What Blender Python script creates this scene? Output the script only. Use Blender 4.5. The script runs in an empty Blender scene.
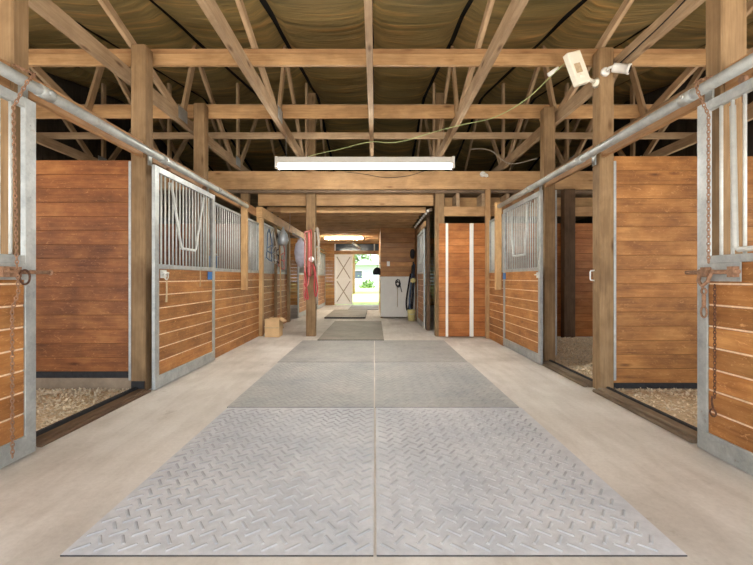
import bpy, math, random
from mathutils import Vector, Matrix, noise
random.seed(7)
sc = bpy.context.scene
C = sc.collection
PI = math.pi

# ------------------------------------------------------------------ materials
def nodes_of(name):
    m = bpy.data.materials.new(name); m.use_nodes = True
    nt = m.node_tree; nt.nodes.clear()
    out = nt.nodes.new('ShaderNodeOutputMaterial'); b = nt.nodes.new('ShaderNodeBsdfPrincipled')
    nt.links.new(b.outputs[0], out.inputs[0])
    return m, nt, b
def N(nt, t, **kw):
    n = nt.nodes.new(t)
    for k, v in kw.items():
        if k.startswith('i_'):
            key = k[2:]
            n.inputs[int(key) if key.isdigit() else key].default_value = v
        else: setattr(n, k, v)
    return n
def ramp(nt, stops):
    r = nt.nodes.new('ShaderNodeValToRGB'); e = r.color_ramp.elements
    e[0].position, e[0].color = stops[0][0], (*stops[0][1], 1)
    e[1].position, e[1].color = stops[-1][0], (*stops[-1][1], 1)
    for p, c in stops[1:-1]:
        x = e.new(p); x.color = (*c, 1)
    return r
def S(r, g, b):
    f = lambda c: (c/255/12.92) if c <= 10 else ((c/255+.055)/1.055)**2.4
    return (f(r), f(g), f(b))
def mix(nt, a, b, fac, mode='MIX'):
    m = nt.nodes.new('ShaderNodeMix'); m.data_type = 'RGBA'; m.blend_type = mode
    for sock, v in ((m.inputs[6], a), (m.inputs[7], b), (m.inputs[0], fac)):
        if hasattr(v, 'is_linked'): nt.links.new(v, sock)
        elif isinstance(v, tuple): sock.default_value = (*v, 1)
        else: sock.default_value = v
    return m.outputs[2]
def math_(nt, op, a, b=0.5, c=None):
    m = nt.nodes.new('ShaderNodeMath'); m.operation = op
    for i, v in enumerate((a, b, c)):
        if v is None: continue
        if hasattr(v, 'is_linked'): nt.links.new(v, m.inputs[i])
        else: m.inputs[i].default_value = v
    return m.outputs[0]

def wood(name, dark, mid, light, vary=.35, blotch=.5, rough=.6, knots=.6, grain=1.0, scratch=0.0, spec=.3, wear=.7):
    """grain runs along U of the UV map (metres); 'rnd' is one number per board"""
    m, nt, b = nodes_of(name); L = nt.links.new
    uv = N(nt, 'ShaderNodeUVMap'); at = N(nt, 'ShaderNodeAttribute', attribute_name='rnd')
    sep = N(nt, 'ShaderNodeSeparateXYZ'); L(uv.outputs[0], sep.inputs[0])
    off = math_(nt, 'MULTIPLY', at.outputs['Fac'], 37.0)
    co = N(nt, 'ShaderNodeCombineXYZ')
    L(sep.outputs[0], co.inputs[0]); L(sep.outputs[1], co.inputs[1]); L(off, co.inputs[2])
    def noise_(sx, sy, scale, detail=4, rough_=.6, dist=0.0):
        mp = N(nt, 'ShaderNodeMapping'); mp.inputs['Scale'].default_value = (sx, sy, 1); L(co.outputs[0], mp.inputs[0])
        n = N(nt, 'ShaderNodeTexNoise', i_Scale=scale, i_Detail=detail, i_Roughness=rough_, i_Distortion=dist); L(mp.outputs[0], n.inputs['Vector'])
        return n.outputs[0]
    g1 = noise_(1.3, 28*grain, 1.6, 5, .65, .5)
    g2 = noise_(2.5, 6, 1.1, 4, .6, .8)
    bl = noise_(1, 1.6, 2.2, 4, .6)
    r1 = ramp(nt, [(.25, dark), (.5, mid), (.78, light)]); L(g1, r1.inputs[0])
    r2 = ramp(nt, [(.3, dark), (.52, mid), (.75, light)]); L(bl, r2.inputs[0])
    col = mix(nt, r1.outputs[0], r2.outputs[0], blotch)
    r4 = ramp(nt, [(.35, (.62, .58, .55)), (.6, (1, 1, 1))]); L(g2, r4.inputs[0])
    col = mix(nt, col, r4.outputs[0], .55, 'MULTIPLY')
    # knots
    mp = N(nt, 'ShaderNodeMapping'); mp.inputs['Scale'].default_value = (1.6, 5.5, 1); L(co.outputs[0], mp.inputs[0])
    v = N(nt, 'ShaderNodeTexVoronoi', i_Scale=1.0); v.inputs['Randomness'].default_value = 1; L(mp.outputs[0], v.inputs['Vector'])
    kr = ramp(nt, [(.03, (.22, .15, .1)), (.10, (.75, .7, .65)), (.14, (1, 1, 1))]); L(v.outputs['Distance'], kr.inputs[0])
    col = mix(nt, col, kr.outputs[0], knots, 'MULTIPLY')
    tcw = N(nt, 'ShaderNodeTexCoord'); wn = N(nt, 'ShaderNodeTexNoise', i_Scale=1.3, i_Detail=4, i_Roughness=.62, i_Distortion=.3); L(tcw.outputs['Object'], wn.inputs['Vector'])
    wr = ramp(nt, [(.32, (.66, .62, .60)), (.5, (.95, .95, .95)), (.7, (1.12, 1.12, 1.12))]); L(wn.outputs[0], wr.inputs[0])
    col = mix(nt, col, wr.outputs[0], wear, 'MULTIPLY')
    # per-board tone
    br = N(nt, 'ShaderNodeMapRange'); br.inputs[3].default_value = 1-vary; br.inputs[4].default_value = 1+vary*.6
    L(at.outputs['Fac'], br.inputs[0])
    cc = N(nt, 'ShaderNodeCombineXYZ')
    for i in range(3): L(br.outputs[0], cc.inputs[i])
    col = mix(nt, col, cc.outputs[0], 1.0, 'MULTIPLY')
    if scratch:
        s = noise_(5, 11, 2.4, 6, .78, 2.2)
        sr = ramp(nt, [(.57, (0, 0, 0)), (.66, (1, 1, 1))]); L(s, sr.inputs[0])
        f = math_(nt, 'MULTIPLY', sr.outputs[0], scratch)
        col = mix(nt, col, tuple(min(1, c*1.45+.06) for c in light), f)
    L(col, b.inputs['Base Color']); b.inputs['Roughness'].default_value = rough
    b.inputs['Specular IOR Level'].default_value = spec
    bp = N(nt, 'ShaderNodeBump', i_Strength=.25, i_Distance=.004); L(g1, bp.inputs['Height']); L(bp.outputs[0], b.inputs['Normal'])
    return m

def plain(name, col, rough=.6, metal=0.0, var=.15, scale=12, bump=.0, emit=None, estr=0, spec=.4, coords='Object'):
    m, nt, b = nodes_of(name); L = nt.links.new
    tc = N(nt, 'ShaderNodeTexCoord'); n = N(nt, 'ShaderNodeTexNoise', i_Scale=scale, i_Detail=5, i_Roughness=.65); L(tc.outputs[coords], n.inputs['Vector'])
    r = ramp(nt, [(.3, tuple(c*(1-var) for c in col)), (.7, tuple(min(1, c*(1+var)) for c in col))]); L(n.outputs[0], r.inputs[0])
    L(r.outputs[0], b.inputs['Base Color']); b.inputs['Roughness'].default_value = rough; b.inputs['Metallic'].default_value = metal
    b.inputs['Specular IOR Level'].default_value = spec
    if bump:
        bp = N(nt, 'ShaderNodeBump', i_Strength=bump, i_Distance=.01); L(n.outputs[0], bp.inputs['Height']); L(bp.outputs[0], b.inputs['Normal'])
    if emit:
        b.inputs['Emission Color'].default_value = (*emit, 1); b.inputs['Emission Strength'].default_value = estr
    return m

def concrete():
    m, nt, b = nodes_of('concrete'); L = nt.links.new
    tc = N(nt, 'ShaderNodeTexCoord')
    n1 = N(nt, 'ShaderNodeTexNoise', i_Scale=.9, i_Detail=6, i_Roughness=.6); L(tc.outputs['Object'], n1.inputs['Vector'])
    mp = N(nt, 'ShaderNodeMapping'); mp.inputs['Scale'].default_value = (7, 1.2, 1); L(tc.outputs['Object'], mp.inputs[0])
    n2 = N(nt, 'ShaderNodeTexNoise', i_Scale=1.2, i_Detail=5, i_Roughness=.6, i_Distortion=.6); L(mp.outputs[0], n2.inputs['Vector'])
    n3 = N(nt, 'ShaderNodeTexNoise', i_Scale=40, i_Detail=4, i_Roughness=.7); L(tc.outputs['Object'], n3.inputs['Vector'])
    r1 = ramp(nt, [(.28, S(182, 174, 164)), (.5, S(214, 208, 200)), (.72, S(230, 226, 220))]); L(n1.outputs[0], r1.inputs[0])
    r2 = ramp(nt, [(.3, (.72, .69, .66)), (.6, (1, 1, 1))]); L(n2.outputs[0], r2.inputs[0])
    r3 = ramp(nt, [(.3, (.86, .85, .84)), (.6, (1, 1, 1))]); L(n3.outputs[0], r3.inputs[0])
    c = mix(nt, r1.outputs[0], r2.outputs[0], .5, 'MULTIPLY'); c = mix(nt, c, r3.outputs[0], .7, 'MULTIPLY')
    # dark scuffs
    n4 = N(nt, 'ShaderNodeTexNoise', i_Scale=2.6, i_Detail=6, i_Roughness=.7); L(tc.outputs['Object'], n4.inputs['Vector'])
    r4 = ramp(nt, [(.63, (1, 1, 1)), (.74, (.62, .58, .55))]); L(n4.outputs[0], r4.inputs[0])
    c = mix(nt, c, r4.outputs[0], .8, 'MULTIPLY')
    L(c, b.inputs['Base Color']); b.inputs['Roughness'].default_value = .75; b.inputs['Specular IOR Level'].default_value = .25
    bp = N(nt, 'ShaderNodeBump', i_Strength=.12, i_Distance=.01); L(n3.outputs[0], bp.inputs['Height']); L(bp.outputs[0], b.inputs['Normal'])
    return m

def rubber_mat(name, a, bcol):
    m, nt, b = nodes_of(name); L = nt.links.new
    tc = N(nt, 'ShaderNodeTexCoord'); at = N(nt, 'ShaderNodeAttribute', attribute_name='rnd')
    geo = N(nt, 'ShaderNodeNewGeometry')
    n1 = N(nt, 'ShaderNodeTexNoise', i_Scale=1.7, i_Detail=6, i_Roughness=.65); L(geo.outputs['Position'], n1.inputs['Vector'])
    n2 = N(nt, 'ShaderNodeTexNoise', i_Scale=16, i_Detail=5, i_Roughness=.7); L(geo.outputs['Position'], n2.inputs['Vector'])
    r1 = ramp(nt, [(.3, a), (.68, bcol)]); L(n1.outputs[0], r1.inputs[0])
    r2 = ramp(nt, [(.32, (.70, .70, .71)), (.62, (1, 1, 1))]); L(n2.outputs[0], r2.inputs[0])
    c = mix(nt, r1.outputs[0], r2.outputs[0], .6, 'MULTIPLY')
    # raised treads (rnd = 1) are coloured darker than the dusty ground, painting in their shading
    n3 = N(nt, 'ShaderNodeTexNoise', i_Scale=1.1, i_Detail=3); L(geo.outputs['Position'], n3.inputs['Vector'])
    r3 = ramp(nt, [(.35, (.0, .0, .0)), (.62, (1, 1, 1))]); L(n3.outputs[0], r3.inputs[0])
    f = math_(nt, 'MULTIPLY', at.outputs['Fac'], math_(nt, 'MULTIPLY_ADD', r3.outputs[0], .55, .35))
    c = mix(nt, c, tuple(x*.50 for x in a), f)
    L(c, b.inputs['Base Color']); b.inputs['Roughness'].default_value = .62; b.inputs['Specular IOR Level'].default_value = .3
    bp = N(nt, 'ShaderNodeBump', i_Strength=.15, i_Distance=.004); L(n2.outputs[0], bp.inputs['Height']); L(bp.outputs[0], b.inputs['Normal'])
    return m

def insulation():
    m, nt, b = nodes_of('insulation_blanket'); L = nt.links.new
    tc = N(nt, 'ShaderNodeTexCoord')
    mp = N(nt, 'ShaderNodeMapping'); mp.inputs['Scale'].default_value = (.55, 5, 1); L(tc.outputs['Object'], mp.inputs[0])
    n = N(nt, 'ShaderNodeTexNoise', i_Scale=1.4, i_Detail=4, i_Roughness=.6, i_Distortion=.4); L(mp.outputs[0], n.inputs['Vector'])
    n2 = N(nt, 'ShaderNodeTexNoise', i_Scale=.8, i_Detail=3); L(tc.outputs['Object'], n2.inputs['Vector'])
    r = ramp(nt, [(.3, S(118, 104, 70)), (.55, S(156, 134, 88)), (.7, S(202, 158, 98))]); L(n.outputs[0], r.inputs[0])
    r2 = ramp(nt, [(.3, (.75, .78, .72)), (.65, (1, 1, 1))]); L(n2.outputs[0], r2.inputs[0])
    L(mix(nt, r.outputs[0], r2.outputs[0], 1.0, 'MULTIPLY'), b.inputs['Base Color'])
    b.inputs['Roughness'].default_value = .55; b.inputs['Specular IOR Level'].default_value = .25
    bp = N(nt, 'ShaderNodeBump', i_Strength=.6, i_Distance=.06); L(n.outputs[0], bp.inputs['Height']); L(bp.outputs[0], b.inputs['Normal'])
    return m

def galvanised():
    m, nt, b = nodes_of('galvanised_steel'); L = nt.links.new
    tc = N(nt, 'ShaderNodeTexCoord')
    v = N(nt, 'ShaderNodeTexVoronoi', i_Scale=55); L(tc.outputs['Object'], v.inputs['Vector'])
    n = N(nt, 'ShaderNodeTexNoise', i_Scale=5, i_Detail=6, i_Roughness=.7); L(tc.outputs['Object'], n.inputs['Vector'])
    r = ramp(nt, [(.3, S(150, 154, 154)), (.7, S(196, 200, 198))]); L(n.outputs[0], r.inputs[0])
    r2 = ramp(nt, [(0, (.82, .83, .84)), (1, (1, 1, 1))]); L(v.outputs['Color'], r2.inputs[0])
    n3 = N(nt, 'ShaderNodeTexNoise', i_Scale=11, i_Detail=6, i_Roughness=.75); L(tc.outputs['Object'], n3.inputs['Vector'])
    r3 = ramp(nt, [(.62, (0, 0, 0)), (.72, (1, 1, 1))]); L(n3.outputs[0], r3.inputs[0])
    c = mix(nt, r.outputs[0], r2.outputs[0], .8, 'MULTIPLY')
    c = mix(nt, c, S(142, 120, 98), math_(nt, 'MULTIPLY', r3.outputs[0], .55))
    L(c, b.inputs['Base Color']); b.inputs['Metallic'].default_value = .45; b.inputs['Roughness'].default_value = .5
    return m

M = {}
M['door_wood'] = wood('stained_door_boards', S(116, 70, 36), S(178, 120, 66), S(212, 160, 100), vary=.24, blotch=.5, scratch=.45, rough=.5)
M['part_wood'] = wood('stained_partition_boards', S(88, 48, 26), S(144, 88, 48), S(192, 134, 78), vary=.13, blotch=.6, scratch=.3, rough=.5, knots=.85, wear=1.0)
M['part_wood_right'] = wood('honey_partition_boards', S(106, 66, 32), S(166, 112, 60), S(206, 152, 90), vary=.14, blotch=.6, scratch=.3, rough=.5, knots=.85, wear=.9)
M['tack_wood'] = wood('stained_tack_room_boards', S(132, 76, 38), S(180, 114, 60), S(210, 148, 90), vary=.2, blotch=.5, scratch=.2, rough=.5)
M['hall_wood'] = wood('varnished_hall_boards', S(140, 86, 44), S(190, 134, 74), S(218, 166, 106), vary=.28, blotch=.4, rough=.45)
M['post'] = wood('rough_sawn_post', S(112, 88, 62), S(152, 124, 90), S(180, 151, 116), vary=.15, blotch=.5, rough=.75, knots=.75, grain=1.3)
M['beam'] = wood('fir_beam', S(160, 122, 82), S(200, 160, 114), S(220, 184, 140), vary=.15, blotch=.4, rough=.65, knots=.7)
M['lumber'] = wood('fir_framing_lumber', S(160, 132, 102), S(196, 168, 134), S(218, 192, 160), vary=.2, blotch=.4, rough=.7, knots=.8)
M['tanboard'] = wood('pale_pine_board', S(186, 146, 96), S(212, 172, 122), S(226, 192, 144), vary=.1, blotch=.4, rough=.65)
M['oldwood'] = wood('weathered_grey_wood', S(96, 80, 64), S(128, 110, 90), S(156, 138, 116), vary=.2, blotch=.5, rough=.85)
M['darkpost'] = wood('dark_brown_post', S(74, 56, 40), S(102, 80, 60), S(126, 102, 78), vary=.15, rough=.8)
M['orangeboard'] = wood('orange_ledger_board', S(140, 102, 68), S(176, 136, 96), S(200, 164, 122), vary=.15, blotch=.4)
M['dust_highlight'] = plain('dusty_highlight_groove', S(232, 204, 172), .9, var=.2, scale=30)  # pale dusty tone also paints in the highlight along the board edges
M['groove'] = plain('dark_groove', S(92, 54, 26), .9, var=.2)
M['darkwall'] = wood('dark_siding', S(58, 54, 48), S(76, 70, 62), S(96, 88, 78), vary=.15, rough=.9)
M['galv'] = galvanised()
M['galvbar'] = plain('galvanised_bar', S(206, 208, 204), .45, .12, .12, 20)
M['rust'] = plain('rusted_steel', S(150, 116, 92), .8, .2, .35, 40, .3)
M['darkrust'] = plain('dark_rusted_steel', S(104, 72, 56), .8, .3, .35, 40, .3)
M['concrete'] = concrete()
M['curb'] = plain('dirty_concrete', S(150, 132, 112), .9, var=.25, scale=6, bump=.3)
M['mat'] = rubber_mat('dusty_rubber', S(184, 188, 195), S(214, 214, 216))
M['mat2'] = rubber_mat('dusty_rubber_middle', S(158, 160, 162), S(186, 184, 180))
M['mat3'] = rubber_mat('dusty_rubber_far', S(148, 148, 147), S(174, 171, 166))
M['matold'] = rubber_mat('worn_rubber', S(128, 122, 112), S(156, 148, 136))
M['black'] = plain('black_rubber', S(38, 38, 40), .7, var=.4, scale=30)
M['seam'] = plain('roof_backing', S(20, 20, 20), .9)
M['insul'] = insulation()
M['white'] = plain('white_paint', S(232, 230, 224), .5, var=.05, scale=4)
M['whitedoor'] = plain('white_door_paint', S(250, 249, 246), .5, var=.02)
M['brace'] = plain('weathered_brace', S(176, 166, 154), .8, var=.1)
M['whitemetal'] = plain('white_enamel', S(226, 224, 218), .4, var=.05)
M['plastic'] = plain('white_plastic', S(236, 236, 232), .4, var=.03)
M['ivory'] = plain('ivory_plastic', S(238, 234, 218), .5, var=.06)
M['blacklens'] = plain('black_glass', S(14, 14, 16), .15)
M['shaving'] = wood('wood_shaving', S(226, 208, 176), S(244, 230, 204), S(250, 242, 224), vary=.22, blotch=.5, knots=0, rough=.8)
M['bedding'] = plain('bedding_base', S(206, 184, 152), .95, var=.3, scale=40, bump=.8)
M['tube_cool'] = plain('lit_fluorescent_tube', (1, 1, 1), .4, emit=(1, .97, .90), estr=24)
M['tube_warm'] = plain('lit_warm_tube', (1, 1, 1), .4, emit=(1, .93, .76), estr=36)
M['blue'] = plain('blue_plastic', S(52, 112, 178), .45, var=.1)
M['red'] = plain('red_rope', S(184, 74, 76), .8, var=.25, scale=60)
M['redplastic'] = plain('red_plastic', S(190, 34, 40), .4)
M['pinkrope'] = plain('faded_pink_rope', S(206, 132, 128), .85, var=.3, scale=60)
M['greyrope'] = plain('grey_rope', S(170, 160, 146), .9, var=.3, scale=60)
M['whiterope'] = plain('white_rope', S(226, 220, 210), .9, var=.15, scale=60)
M['blackstrap'] = plain('black_webbing', S(34, 34, 38), .7, var=.3)
M['bluestrap'] = plain('slate_blue_webbing', S(84, 104, 130), .7, var=.3)
M['silver'] = plain('tarnished_silver', S(176, 184, 190), .4, .5, .2, 30)
M['lilac'] = plain('lilac_nylon', S(204, 204, 220), .7, var=.2, scale=10)
M['orange'] = plain('orange_plastic', S(232, 120, 50), .5)
M['yellow'] = plain('yellow_plastic', S(228, 216, 150), .5, var=.12)
M['green_wire'] = plain('green_cord', S(172, 184, 128), .6)
M['card'] = plain('cardboard', S(214, 182, 138), .85, var=.08, scale=8)
M['strap'] = plain('tan_strap', S(190, 168, 136), .85, var=.25, scale=30)
M['grass'] = plain('lawn', S(146, 164, 92), .95, var=.35, scale=3, bump=.2)
M['gravel'] = plain('pale_gravel', S(190, 182, 172), .95, var=.25, scale=25, bump=.3)
M['leaf'] = plain('tree_leaf', S(84, 116, 56), .6, var=.45, scale=2)
M['bark'] = plain('tree_bark', S(130, 98, 74), .9, var=.35, scale=14, bump=.5)
M['siding'] = plain('house_siding', S(172, 182, 192), .7, var=.04)
M['roofing'] = plain('house_roofing', S(120, 126, 132), .8, var=.15)
M['windowdark'] = plain('house_window_glass', S(60, 70, 82), .15)

# ------------------------------------------------------------------ mesh builder
class MB:
    def __init__(s): s.v = []; s.f = []; s.uv = []; s.r = []; s.m = []; s.sm = []
    def face(s, idx, uvs, r, m=0, sm=False):
        s.f.append(idx); s.uv.append(uvs); s.r.append(r); s.m.append(m); s.sm.append(sm)
    def hexa(s, P, ax=0, r=None, m=0):
        """8 corners ordered xyz bits; ax = local axis the grain runs along"""
        if r is None: r = random.random()
        b = len(s.v); s.v += [Vector(p) for p in P]
        ex = (s.v[b+1]-s.v[b]).length; ey = (s.v[b+2]-s.v[b]).length; ez = (s.v[b+4]-s.v[b]).length
        D = (ex, ey, ez); ou, ov = random.random()*50, random.random()*50
        for q in ((0, 2, 3, 1), (4, 5, 7, 6), (0, 1, 5, 4), (2, 6, 7, 3), (0, 4, 6, 2), (1, 3, 7, 5)):
            cs = [((i & 1)*D[0], ((i >> 1) & 1)*D[1], ((i >> 2) & 1)*D[2]) for i in q]
            vary = [k for k in range(3) if max(c[k] for c in cs)-min(c[k] for c in cs) > 1e-9]
            fixed = [k for k in range(3) if k not in vary]
            if ax in vary:
                u = ax; w = [k for k in vary if k != ax]; w = w[0] if w else ax
            else: u, w = (vary+[0, 1])[:2]
            add = fixed[0]*3.1 if fixed else 0
            s.face([b+i for i in q], [(c[u]+ou, c[w]+ov+add) for c in cs], r, m)
    def box(s, x0, x1, y0, y1, z0, z1, ax=None, r=None, m=0):
        x0, x1 = sorted((x0, x1)); y0, y1 = sorted((y0, y1)); z0, z1 = sorted((z0, z1))
        if ax is None:
            d = (x1-x0, y1-y0, z1-z0); ax = d.index(max(d))
        s.hexa([(x1 if i & 1 else x0, y1 if i & 2 else y0, z1 if i & 4 else z0) for i in range(8)], ax, r, m)
        return s
    def bar(s, p0, p1, w, h, side=(1, 0, 0), r=None, m=0):
        """a straight board from p0 to p1; w measured along 'side', h across it"""
        p0, p1 = Vector(p0), Vector(p1); d = (p1-p0).normalized(); a = Vector(side); a = (a-d*a.dot(d)).normalized(); c = d.cross(a)
        P = []
        for i in range(8):
            P.append((p1 if i & 1 else p0)+a*(w/2 if i & 2 else -w/2)+c*(h/2 if i & 4 else -h/2))
        s.hexa(P, 0, r, m); return s
    def rbox(s, c, size, rot, m=0, r=None):
        R = rot.to_3x3(); c = Vector(c); P = []
        for i in range(8):
            P.append(c+R @ Vector(((.5 if i & 1 else -.5)*size[0], (.5 if i & 2 else -.5)*size[1], (.5 if i & 4 else -.5)*size[2])))
        d = list(size); s.hexa(P, d.index(max(d)), r, m); return s
    def tube(s, pts, rad, n=8, closed=False, m=0, r=None, cap=True):
        pts = [Vector(p) for p in pts]; k = len(pts)
        if r is None: r = random.random()
        rads = rad if isinstance(rad, (list, tuple)) else [rad]*k
        b = len(s.v); prev = None; acc = 0
        for i, p in enumerate(pts):
            if closed: d = pts[(i+1) % k]-pts[i-1]
            else: d = pts[min(i+1, k-1)]-pts[max(i-1, 0)]
            d.normalize()
            if prev is None:
                a = Vector((0, 0, 1)) if abs(d.z) < .9 else Vector((1, 0, 0))
            else: a = prev
            a = (a-d*a.dot(d)).normalized(); prev = a; c = d.cross(a)
            for j in range(n):
                t = 2*PI*j/n; s.v.append(p+a*math.cos(t)*rads[i]+c*math.sin(t)*rads[i])
        for i in range(k if closed else k-1):
            l = (pts[(i+1) % k]-pts[i]).length; i2 = (i+1) % k
            for j in range(n):
                j2 = (j+1) % n
                s.face([b+i*n+j, b+i*n+j2, b+i2*n+j2, b+i2*n+j], [(acc, j*.02), (acc, j*.02+.02), (acc+l, j*.02+.02), (acc+l, j*.02)], r, m, True)
            acc += l
        if not closed and cap:
            s.face([b+j for j in range(n)][::-1], [(0, 0)]*n, r, m); s.face([b+(k-1)*n+j for j in range(n)], [(0, 0)]*n, r, m)
        return s
    def lathe(s, prof, o, axis=(0, 0, 1), n=20, m=0, r=None):
        """prof = [(radius, height)...] about axis through o"""
        ax = Vector(axis).normalized(); a = ax.orthogonal().normalized(); c = ax.cross(a); o = Vector(o); b = len(s.v)
        if r is None: r = random.random()
        for (rr, h) in prof:
            for j in range(n):
                t = 2*PI*j/n; s.v.append(o+ax*h+(a*math.cos(t)+c*math.sin(t))*max(rr, 1e-4))
        for i in range(len(prof)-1):
            for j in range(n):
                j2 = (j+1) % n
                s.face([b+i*n+j, b+i*n+j2, b+(i+1)*n+j2, b+(i+1)*n+j], [(0, j*.05), (0, j*.05+.05), (.1, j*.05+.05), (.1, j*.05)], r, m, True)
        s.face([b+j for j in range(n)][::-1], [(0, 0)]*n, r, m); e = b+(len(prof)-1)*n
        s.face([e+j for j in range(n)], [(0, 0)]*n, r, m)
        return s
    def ring(s, c, R, rad, axis=(1, 0, 0), n=18, k=7, m=0, sy=1.0):
        ax = Vector(axis).normalized(); a = Vector((0, 0, 1)) if abs(ax.z) < .9 else Vector((0, 1, 0)); a = (a-ax*a.dot(ax)).normalized(); b = ax.cross(a); c = Vector(c)
        return s.tube([c+a*math.cos(2*PI*i/n)*R*sy+b*math.sin(2*PI*i/n)*R for i in range(n)], rad, k, True, m)
    def build(s, name, mats, parent=None, bevel=0.0, origin=None):
        if not isinstance(mats, (list, tuple)): mats = [mats]
        if parent is not None:
            o = Vector((0, 0, 0)); p = parent
            while p is not None: o += p.location; p = p.parent
            loc = Vector((0, 0, 0))
        else:
            if origin is None:
                lo = [min(v[i] for v in s.v) for i in range(3)]; hi = [max(v[i] for v in s.v) for i in range(3)]
                origin = ((lo[0]+hi[0])/2, (lo[1]+hi[1])/2, lo[2])
            o = Vector(origin); loc = o
        me = bpy.data.meshes.new(name)
        me.from_pydata([tuple(v-o) for v in s.v], [], s.f)
        uvl = me.uv_layers.new(name='UVMap'); flat = []
        for u in s.uv:
            for a in u: flat += [a[0], a[1]]
        uvl.data.foreach_set('uv', flat)
        at = me.attributes.new('rnd', 'FLOAT', 'FACE'); at.data.foreach_set('value', s.r)
        me.polygons.foreach_set('material_index', s.m); me.polygons.foreach_set('use_smooth', s.sm)
        for mt in mats: me.materials.append(M[mt] if isinstance(mt, str) else mt)
        me.update()
        ob = bpy.data.objects.new(name, me); C.objects.link(ob); ob.location = loc
        if parent is not None: ob.parent = parent
        if bevel:
            bm = ob.modifiers.new('edges', 'BEVEL'); bm.width = bevel; bm.segments = 1; bm.limit_method = 'ANGLE'; bm.angle_limit = .9
            bm.use_clamp_overlap = True
        return ob

def tag(o, label, cat, group=None, kind=None):
    o['label'] = label; o['category'] = cat
    if group: o['group'] = group
    if kind: o['kind'] = kind
    return o
def root(name, loc, label, cat, group=None):
    o = bpy.data.objects.new(name, None); C.objects.link(o); o.location = loc; o.empty_display_size = .1
    return tag(o, label, cat, group)
def struct(o, label=None, cat=None):
    o['kind'] = 'structure'
    if label: o['label'] = label
    if cat: o['category'] = cat
    return o
def copy_thing(o, loc, label):
    r = o.copy(); C.objects.link(r); r.location = loc; r['label'] = label
    for ch in list(o.children):
        c = ch.copy(); C.objects.link(c); c.parent = r
        for g in ch.children:
            d = g.copy(); C.objects.link(d); d.parent = c
    return r
def planks(mb, x0, x1, y0, y1, z0, z1, h=.133, gap=.005, m=0, back=None):
    """boards laid flat one above the other; the groove backing sits a little behind the faces"""
    n = max(1, round((z1-z0)/h)); h = (z1-z0)/n
    thinx = abs(x1-x0) < abs(y1-y0)
    for i in range(n):
        mb.box(x0, x1, y0, y1, z0+i*h+(gap if i else 0), z0+(i+1)*h, 1 if thinx else 0, None, m)
    if back is not None:
        e = .004
        if thinx: mb.box(min(x0, x1)+e, max(x0, x1)-e, y0+.001, y1-.001, z0+.002, z1-.002, None, .5, back)
        else: mb.box(x0+.001, x1-.001, min(y0, y1)+e, max(y0, y1)-e, z0+.002, z1-.002, None, .5, back)
    return mb

# ------------------------------------------------------------------ camera
CAMZ = 1.08
cam = bpy.data.cameras.new('camera'); co = bpy.data.objects.new('camera', cam); C.objects.link(co)
co.location = (0, 0, CAMZ); co.rotation_euler = (PI/2, 0, 0)
cam.sensor_width = 36; cam.lens = 410/753*36; cam.shift_x = 1.5/753; cam.shift_y = -4.5/753; cam.clip_start = .05; cam.clip_end = 300
sc.camera = co

# ------------------------------------------------------------------ setting
def roof_z(y): return 3.28+.19*y if y < 9.0 else 4.99-.19*(y-9.0)
TX = [-4.95, -3.75, -2.5, -1.25, -.05, 1.07, 2.335, 3.5, 4.7]

mb = MB(); mb.box(-5.6, 5.6, -1.0, 16.5, -.018, 0)
struct(mb.build('floor', 'concrete', origin=(0, 0, 0)), 'pale dusty concrete barn floor', 'floor')
mb = MB(); mb.box(-40, 40, -40, 16.5, -.2, -.02)
struct(mb.build('ground_front', 'gravel', origin=(0, 0, 0)), 'unseen pale gravel yard around the barn', 'ground')  # ground out of view, kept pale to bounce daylight up to the roof
mb = MB(); mb.box(-40, 40, 16.5, 90, -.2, -.04)
struct(mb.build('ground_back', 'grass', origin=(0, 0, 0)), 'sunlit green lawn beyond the far barn door', 'lawn')

# insulation blanket: one bulging strip between neighbouring trusses, dark seams between the strips
mb = MB()
edges = [-5.6]+TX+[5.6]
for a, b_ in zip(edges[:-1], edges[1:]):
    nx = 10; ys = [-1.0+.12*i for i in range(int(17.5/.12)+1)]
    base = len(mb.v); sg = random.random()*30
    for y in ys:
        for i in range(nx+1):
            t = i/nx; wob = .022*noise.noise(Vector((a, y*1.3, 0)))
            x = a+.03+wob+(b_-a-.06)*t
            w = noise.noise(Vector((x*.5+sg, y*2.6, sg)))*.035+noise.noise(Vector((x*.8, y*6.0, sg+9)))*.015
            sag = .10*(math.sin(PI*t)**.6)
            mb.v.append(Vector((x, y, roof_z(y)-sag+w*math.sin(PI*t)**.5 - (0 if 0 < i < nx else -.03))))
    for k in range(len(ys)-1):
        for i in range(nx):
            q = [base+k*(nx+1)+i, base+(k+1)*(nx+1)+i, base+(k+1)*(nx+1)+i+1, base+k*(nx+1)+i+1]
            mb.face(q, [(0, 0)]*4, .5, 0, True)
for y0, y1 in ((-1.0, 9.0), (9.0, 16.5)):
    mb.hexa([(x, y, roof_z(y)+.06+dz) for dz in (0, .1) for y in (y0, y1) for x in (-5.7, 5.7)], 1, .5, 1)
struct(mb.build('ceiling', ['insul', 'seam'], origin=(0, 0, 0)), 'sloping barn roof lined with brown insulation blanket', 'ceiling')

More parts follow.
